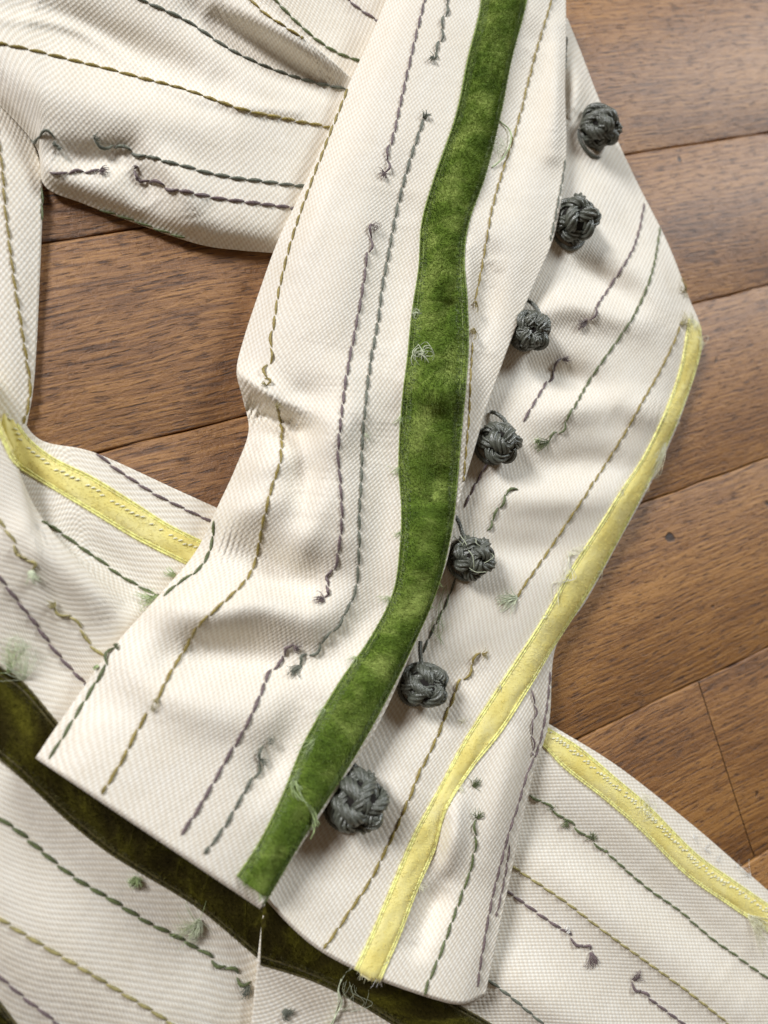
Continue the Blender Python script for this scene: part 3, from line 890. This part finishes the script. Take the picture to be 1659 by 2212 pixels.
tuft(front, 430, 1985, -20, 50, 26, 'pale', 0.35, 1.8, 0.07); tuft(front, 425, 1995, -60, 20, 10, 'palegreen', 0.9, 1.6, 0.05); tangle(front, 412, 2012, 24, 8, 'pale', 'frayed_tuft')
tuft(front, 535, 2125, -14, 30, 18, 'grey', 0.4)

# lower right
stitch_line(hem, [(1145, 1715), (1190, 1745), (1225, 1772), (1275, 1812), (1310, 1842)], 'green', 0.95, slack=0.35)
stitch_line(hem, [(1314, 1845), (1340, 1868), (1400, 1920), (1470, 1970), (1540, 2030), (1600, 2072), (1680, 2130)], 'green', 0.95)
stitch_line(hem, [(1098, 1866), (1150, 1900), (1210, 1940), (1270, 1985), (1330, 2030), (1400, 2080), (1470, 2130), (1540, 2185), (1590, 2225)], 'gold', 0.9)
stitch_line(hem, [(1086, 1918), (1130, 1950), (1180, 1985), (1230, 2020), (1272, 2055)], 'purple', 1.0, loose1=12)
stitch_line(hem, [(1366, 2118), (1385, 2142), (1420, 2170), (1490, 2222)], 'purple', 1.0, loose0=8)
stitch_line(hem, [(1050, 2112), (1100, 2150), (1160, 2200), (1190, 2226)], 'grey', 0.95)
tuft(hem, 1274, 2056, 12, 32, 22, 'purple', 0.4); tuft(hem, 1366, 2116, 14, -24, 14, 'purple', 0.4)
tuft(hem, 1275, 1810, 8, -14, 16, 'green', 0.7); tuft(hem, 1222, 1772, -10, 14, 16, 'green', 0.6); tuft(hem, 1190, 2012 - 268, -8, -8, 8, 'green', 0.8)
tuft(hem, 612, 2180, 16, 14, 26, 'grey', 0.5, 1.2); tuft(hem, 1218, 2010, 8, -12, 8, 'white', 0.6)
tangle(hem, 1388, 1742, 22, 7, 'paleyellow', 'frayed_tuft'); tuft(hem, 1612, 1975, 60, 55, 26, 'paleyellow', 0.25, 1.4, 0.07)
for (x, y) in ((1540, 1812), (1565, 1838), (1590, 1862), (1620, 1890)):
    tuft(hem, x, y, 14, -8, 8, 'white', 0.6, 0.6, 0.05)
tuft(hem, 1590, 1866, 45, 16, 8, 'white', 0.3, 0.6, 0.05)

# sleeve, upper half
stitch_line(upper, [(752, 192), (709, 300), (664, 420), (630, 520), (605, 620), (592, 700), (582, 780), (572, 832)], 'olive', 0.85, loose1=16)
stitch_line(upper, [(600, 878), (608, 930), (605, 1000), (585, 1060), (566, 1140), (555, 1200), (530, 1255), (480, 1305), (430, 1350), (395, 1410), (365, 1460), (340, 1510)], 'olive', 0.95)
stitch_line(upper, [(318, 1540), (290, 1590), (265, 1640), (240, 1680), (219, 1716)], 'olive', 0.95)
tuft(upper, 572, 832, -10, 4, 10, 'gold', 0.6); tuft(upper, 600, 876, 8, -10, 8, 'gold', 0.6); tangle(upper, 334, 1528, 12, 6, 'gold', 'frayed_tuft'); tuft(upper, 342, 1508, -4, 16, 8, 'gold', 0.4)
stitch_line(upper, [(922, -20), (895, 90), (870, 200), (845, 310), (827, 372)], 'purple', 0.85, loose1=8)
stitch_line(upper, [(805, 485), (795, 540), (780, 640), (765, 720), (750, 800), (737, 900), (730, 980), (735, 1050), (738, 1130), (730, 1190), (715, 1245), (698, 1290)], 'purple', 0.95, loose0=10, loose1=10)
tuft(upper, 827, 372, -6, 14, 14, 'purple', 0.6); tangle(upper, 807, 490, 12, 6, 'purple', 'frayed_tuft'); tuft(upper, 700, 1296, -24, 4, 14, 'purple', 0.4)
stitch_line(upper, [(638, 1394), (610, 1420), (580, 1460), (560, 1510), (530, 1570), (490, 1640), (450, 1710), (420, 1760), (385, 1812)], 'purple', 1.0, loose0=10)
tuft(upper, 636, 1394, 18, 4, 10, 'purple', 0.4)
stitch_line(upper, [(972, -20), (957, 50), (950, 90), (936, 126)], 'grey', 0.95, slack=0.4)
stitch_line(upper, [(915, 258), (900, 300), (875, 380), (855, 460), (840, 540), (825, 620), (815, 700), (800, 780), (790, 860), (782, 950), (780, 1030), (775, 1110), (775, 1180), (770, 1260), (752, 1310), (720, 1360), (690, 1392), (662, 1418), (650, 1440)], 'grey', 1.0, loose1=16)
tuft(upper, 936, 126, -10, 8, 14, 'grey', 0.5); tuft(upper, 915, 258, 6, -16, 12, 'grey', 0.5); tuft(upper, 650, 1440, -26, 22, 18, 'grey', 0.35)
tuft(upper, 785, 938, 18, 2, 6, 'pale', 0.5, 0.8, 0.05)
stitch_line(upper, [(572, 1610), (558, 1650), (545, 1680), (510, 1740), (475, 1800), (440, 1844)], 'grey', 0.95, loose0=8)
tangle(upper, 582, 1598, 12, 6, 'grey', 'frayed_tuft'); tuft(upper, 562, 1640, 8, 16, 8, 'grey', 0.5)
stitch_line(upper, [(464, 1125), (457, 1180), (432, 1228), (390, 1258), (352, 1288)], 'green', 0.95)
stitch_line(upper, [(252, 1400), (222, 1450), (192, 1500), (162, 1550), (132, 1600), (104, 1640)], 'green', 0.95, loose0=6)
tuft(upper, 252, 1402, 8, -8, 10, 'green', 0.5); tuft(upper, 215, 1440, -14, 8, 8, 'palegreen', 0.4)
stitch_line(upper, [(1197, -20), (1170, 70), (1150, 140), (1130, 220), (1105, 310), (1085, 370), (1065, 440), (1050, 520), (1036, 600), (1024, 650)], 'olive', 0.75)
stitch_line(upper, [(1020, 740), (1015, 820), (1012, 900), (1000, 1040)], 'olive', 0.7)
tuft(upper, 1024, 650, -6, 18, 10, 'olive', 0.5); tuft(upper, 1022, 712, -8, 16, 10, 'olive', 0.4)
stitch_line(upper, [(1221, 345), (1212, 400), (1198, 470), (1188, 520)], 'grey', 0.7)
stitch_line(upper, [(648, 1836), (608, 1898), (566, 1953)], 'green', 0.7)
loose_thread(upper, [(1078, 262), (1098, 285), (1098, 315), (1082, 345), (1062, 362)], 'palegreen', 0.2, 0.8); tangle(upper, 1074, 320, 22, 7, 'pale', 'frayed_tuft', 0.05)

# sleeve, under half
stitch_line(under, [(1392, 440), (1370, 530), (1330, 600), (1290, 660), (1266, 698)], 'purple', 0.9, loose1=6)
stitch_line(under, [(1215, 775), (1200, 792), (1185, 820), (1160, 860), (1128, 912)], 'purple', 0.9, loose0=10)
stitch_line(under, [(1058, 990), (1030, 1040), (1000, 1100)], 'purple', 0.8)
stitch_line(under, [(1425, 492), (1410, 580), (1380, 660), (1330, 740), (1280, 810), (1240, 880), (1208, 930), (1184, 952)], 'green', 0.9, loose1=12)
stitch_line(under, [(1120, 1060), (1098, 1064), (1085, 1080), (1072, 1108), (1050, 1145)], 'green', 0.9, slack=0.5)
stitch_line(under, [(1468, 705), (1450, 750), (1420, 810), (1380, 880), (1340, 950), (1290, 1030), (1250, 1090), (1210, 1150), (1170, 1210), (1135, 1260), (1116, 1290)], 'olive', 0.85)
stitch_line(under, [(985, 1250), (960, 1310), (930, 1370), (912, 1410)], 'grey', 0.8)
stitch_line(under, [(1040, 1412), (1015, 1440), (990, 1480), (965, 1540), (940, 1600), (910, 1660), (885, 1720), (860, 1780), (830, 1840), (800, 1900), (760, 1960), (720, 2020), (698, 2048)], 'olive', 0.95, loose0=14)
stitch_line(under, [(1030, 1770), (1025, 1820), (1018, 1870), (1000, 1920), (980, 1980), (950, 2060), (925, 2120), (916, 2148)], 'green', 0.9, loose0=5)
stitch_line(under, [(1188, 1450), (1178, 1540), (1160, 1620), (1139, 1668), (1119, 1735), (1099, 1797), (1079, 1872), (1064, 1930), (1054, 1983), (1040, 2060), (1030, 2132)], 'purple', 0.8)
stitch_line(under, [(1150, 1490), (1154, 1530), (1148, 1580), (1150, 1630)], 'purple', 0.75, slack=0.5)
stitch_line(under, [(1101, 1825), (1089, 1897), (1070, 1980)], 'purple', 0.6)
stitch_line(under, [(1224, 80), (1221, 150)], 'grey', 0.7)
tuft(under, 1266, 698, -22, 4, 14, 'purple', 0.4); tuft(under, 1214, 776, 16, -6, 12, 'purple', 0.4); tuft(under, 1184, 954, -34, 8, 18, 'green', 0.4); tuft(under, 1160, 955, -10, -6, 10, 'palegreen', 0.8)
tuft(under, 1468, 702, 18, -10, 10, 'gold', 0.5); tuft(under, 1116, 1290, -48, 8, 20, 'pale', 0.35, 1.2); tuft(under, 1040, 1412, 14, -4, 8, 'olive', 0.5)
tuft(under, 1028, 1768, 10, -20, 12, 'green', 0.7); tuft(under, 1022, 1700, 10, -22, 14, 'green', 0.5)
tuft(under, 1480, 632, 6, -14, 12, 'olive', 0.7)

# ------------------------------------------------------------------ fraying on the ribbons
tangle(upper, 912, 772, 30, 14, 'pale', parent=ROOT, rad=0.13, squash=0.6)
tangle(upper, 898, 680, 14, 5, 'pale', parent=ROOT, rad=0.07)
for (x, y, dx, dy) in ((866, 900, -10, 24), (862, 1010, -8, 26), (866, 1150, -10, 20), (842, 1290, -16, 20), (770, 1420, -20, 18), (700, 1530, -16, 22), (950, 1270, 8, 26), (930, 1310, 10, 24), (560, 1830, -10, 20), (530, 1900, -10, 14), (560, 1930, 4, 16)):
    tuft(upper, x, y, dx, dy, 8, 'palegreen', 0.6, 0.9, 0.05, 0.7, 'frayed_tuft', ROOT)
for (x, y, dx, dy) in ((1462, 905, 16, 14), (1400, 1045, 14, 14), (1300, 1232, 12, 16), (1345, 1062, -14, 6), (1180, 1330, -14, 4), (1080, 1480, -12, 8), (990, 1700, 12, 12), (905, 1912, 10, 14)):
    tuft(under, x, y, dx, dy, 7, 'paleyellow', 0.6, 0.8, 0.05, 0.7, 'frayed_tuft', ROOT)
for k in range(3):
    loose_thread(upper, [(640, 1700), (632, 1690), (640, 1720), (662, 1740), (676, 1768), (672, 1806)], 'palegreen', 0.10, 2.4, 4, 4, parent=ROOT)
tuft(upper, 690, 1590, -30, 60, 26, 'palegreen', 0.4, 0.9, 0.05, 0.6, parent=ROOT)
tuft(upper, 650, 1660, -10, 50, 22, 'palegreen', 0.5, 1.0, 0.05, 0.6, parent=ROOT)
tuft(under, 1495, 690, 20, 20, 50, 'paleyellow', 0.8, 1.2, 0.05, 0.8, parent=ROOT)
tangle(under, 1506, 740, 18, 8, 'paleyellow', 'frayed_tuft', 0.05, parent=ROOT)
tuft(under, 1436, 955, -6, 72, 34, 'paleyellow', 0.2, 1.0, 0.06, 0.4, parent=ROOT)
loose_thread(under, [(1262, 1180), (1238, 1195), (1225, 1200)], 'paleyellow', 0.07, 1.2, 5, 5, parent=ROOT)
loose_thread(under, [(1232, 1195), (1228, 1235), (1212, 1250), (1200, 1262), (1198, 1310)], 'paleyellow', 0.06, 1.5, 5, 5, parent=ROOT)
loose_thread(under, [(1205, 1260), (1225, 1240), (1228, 1200)], 'white', 0.06, 1.5, 4, 6, parent=ROOT)
tuft(under, 1000, 1560, -14, -8, 6, 'paleyellow', 0.8, 0.8, 0.05, parent=ROOT)
tuft(under, 790, 2040, -6, 66, 40, 'paleyellow', 0.35, 0.8, 0.06, 0.4, parent=ROOT)
tuft(under, 820, 2090, -14, 26, 24, 'white', 0.5, 0.6, 0.05, 0.4, parent=ROOT)
loose_thread(hem, [(758, 2085), (738, 2105), (728, 2135), (735, 2160), (722, 2190), (705, 2225)], 'pale', 0.12, 1.6, 4, 1.5, parent=ROOT)
for k in range(8):
    x0 = rng.uniform(745, 790)
    loose_thread(hem, [(x0, 2105), (x0 - 10 + rng.normal(0, 8), 2135), (x0 + rng.normal(0, 14), 2160), (x0 - 14 + rng.normal(0, 12), 2185)], 'pale', 0.035, 2.0, 1, parent=ROOT)
loose_thread(under, [(955, 1270), (948, 1310), (938, 1350), (950, 1390)], 'palegreen', 0.06, 1.5, 4, 6, parent=ROOT)
tangle(under, 952, 1350, 16, 4, 'pale', 'frayed_tuft', 0.05, parent=ROOT)


# ------------------------------------------------------------------ knotted buttons
def knot_curve(L, Bt, n):
    """Turk's head laid on a sphere, strands passing over and under in turn"""
    t = np.linspace(0, 2 * np.pi, n, endpoint=False)
    lon = L * t; lat = 1.16 * np.cos(Bt * t)
    P = np.stack([np.cos(lat) * np.cos(lon), np.cos(lat) * np.sin(lon), np.sin(lat)], 1)
    D = np.linalg.norm(P[:, None] - P[None], axis=2)
    idx = np.arange(n)
    gap = np.abs(idx[:, None] - idx[None]); gap = np.minimum(gap, n - gap)
    D[gap < n // (Bt * 4)] = 9
    cr = []
    for i in range(n):
        j = D[i].argmin()
        if D[i, j] < 0.035 and D[i, j] <= D[(i + 1) % n].min() and D[i, j] <= D[i - 1].min():
            if not cr or i - cr[-1] > n // 80:
                cr.append(i)
    sg = np.zeros(n)
    for k, c in enumerate(cr):
        d = (idx - c + n // 2) % n - n // 2
        sg += (1 if k % 2 else -1) * np.exp(-(d / (n / max(8, len(cr)) * 0.33)) ** 2)
    return P, sg


KN = {k: knot_curve(*k, 620) for k in ((3, 5), (5, 6), (4, 5))}


def button(px, py, diam_px, kind, spin, loop, ring=(0, 0), host=under):
    p, n = host.hit(px, py)
    d = Vector(ray(px, py)).normalized()
    dist = (p - Vector(CAM)).length
    R = 0.5 * diam_px / F * dist * 0.86
    ctr = np.array(p - d * (R * 0.78))
    n = np.array(n)
    rt = bpy.data.objects.new('knotted_button', None)
    C.objects.link(rt)
    rt.parent = ROOT
    P, sg = KN[kind]
    rot = np.array(Matrix.Rotation(spin[0], 3, 'X') @ Matrix.Rotation(spin[1], 3, 'Y') @ Matrix.Rotation(spin[2], 3, 'Z'))
    rc = R * {3: 0.32, 4: 0.27, 5: 0.235}[kind[0]]
    wobble = 1 + 0.04 * np.sin(np.arange(len(P)) * 0.13 + spin[2])
    pts = (P @ rot.T) * ((R - rc * 0.82) + sg * rc * 0.55)[:, None] * wobble[:, None]
    pts = pts * np.array([1, 1, 0.94]) + ctr
    pts = np.concatenate([pts, pts[:1]], 0)
    ref = pts - ctr
    V, Fc, U = tube(pts, rc * (1.02 + 0.16 * np.r_[sg, sg[:1]]), 42, 6, 0.55, 0.95 / rc, ref=ref, flat=0.8)
    make('knot', V, Fc, 'cord', rt, U)
    # solid core so no light shows through
    a = np.linspace(0, np.pi, 10); bb = np.linspace(0, 2 * np.pi, 16)
    S = np.stack([np.outer(np.sin(a), np.cos(bb)), np.outer(np.sin(a), np.sin(bb)), np.outer(np.cos(a), np.ones(16))], -1) * R * 0.80 + ctr
    make('core', S.reshape(-1, 3), grid_faces(10, 16), 'joint', rt, np.zeros((160, 2)))
    # gimp loop: comes out of the seam, round the foot of the knot
    bag = Bag()
    if loop:
        q = []
        for (x, y, h) in loop:
            hp, hn = host.hit(x, y)
            q.append(np.array(hp) - np.array(Vector(ray(x, y)).normalized()) * h * 1e-3)
        c = resample(np.array(q), 0.00018)
        bag.add(tube(c, 0.60e-3, 12, 3, 0.35, 2.6e3))
        bag.build('loop', 'cord', rt)
        bag = Bag()
    ux = np.array([1.0, 0, 0]) - n * n[0]; ux /= np.linalg.norm(ux); uy = np.cross(n, ux)
    foot = ctr - n * R * 0.50
    q2 = Vector(foot) ; off = (ring[0] * RT - ring[1] * UP) * dist / F
    an = np.linspace(0, 2 * np.pi, 40)
    rr = R * 0.93
    c = foot + off + np.outer(np.cos(an), ux) * rr + np.outer(np.sin(an), uy) * rr
    c = resample(c, 0.00018)
    bag.add(tube(c, 0.62e-3, 12, 3, 0.4, 2.6e3))
    bag.build('base_ring', 'cord', rt)
    return rt


button(1292, 276, 90, (5, 6), (0.5, 0.4, 0.2), None, (2, 10))
button(1243, 474, 96, (4, 5), (-0.5, 0.6, 1.1), None, (-2, 10))
button(1147, 714, 94, (5, 6), (0.2, -0.4, 2.1), [(1122, 655, 0.5), (1135, 648, 1.6), (1155, 660, 3.0), (1172, 690, 4.5)])
button(1080, 955, 94, (3, 5), (0.7, 0.1, 0.6), [(1060, 890, 0.6), (1072, 893, 2), (1090, 908, 3.4), (1098, 930, 4)], (-8, 4))
button(1022, 1203, 102, (4, 5), (-0.3, -0.6, 2.9), [(984, 1115, 2), (992, 1130, 2.6), (1000, 1155, 3.4), (1012, 1175, 4)], (-6, 4))
button(920, 1480, 106, (5, 6), (0.3, 0.7, 1.9), [(908, 1385, 2), (908, 1410, 2.6), (912, 1440, 3.2), (918, 1455, 3.4)], (-6, 4))
button(772, 1730, 132, (5, 6), (0.9, -0.3, 0.4), [(762, 1648, 2.4), (775, 1664, 3), (790, 1682, 3.6), (800, 1700, 3.6)], (-9, 8))
loose_thread(under, [(985, 1160), (1000, 1185), (1020, 1195), (1030, 1215), (1015, 1222)], 'pale', 0.09, 9.5, 3, 6, parent=ROOT)
loose_thread(under, [(978, 1165), (985, 1200), (1000, 1235), (1025, 1240)], 'pale', 0.09, 9.5, 3, 5, parent=ROOT)
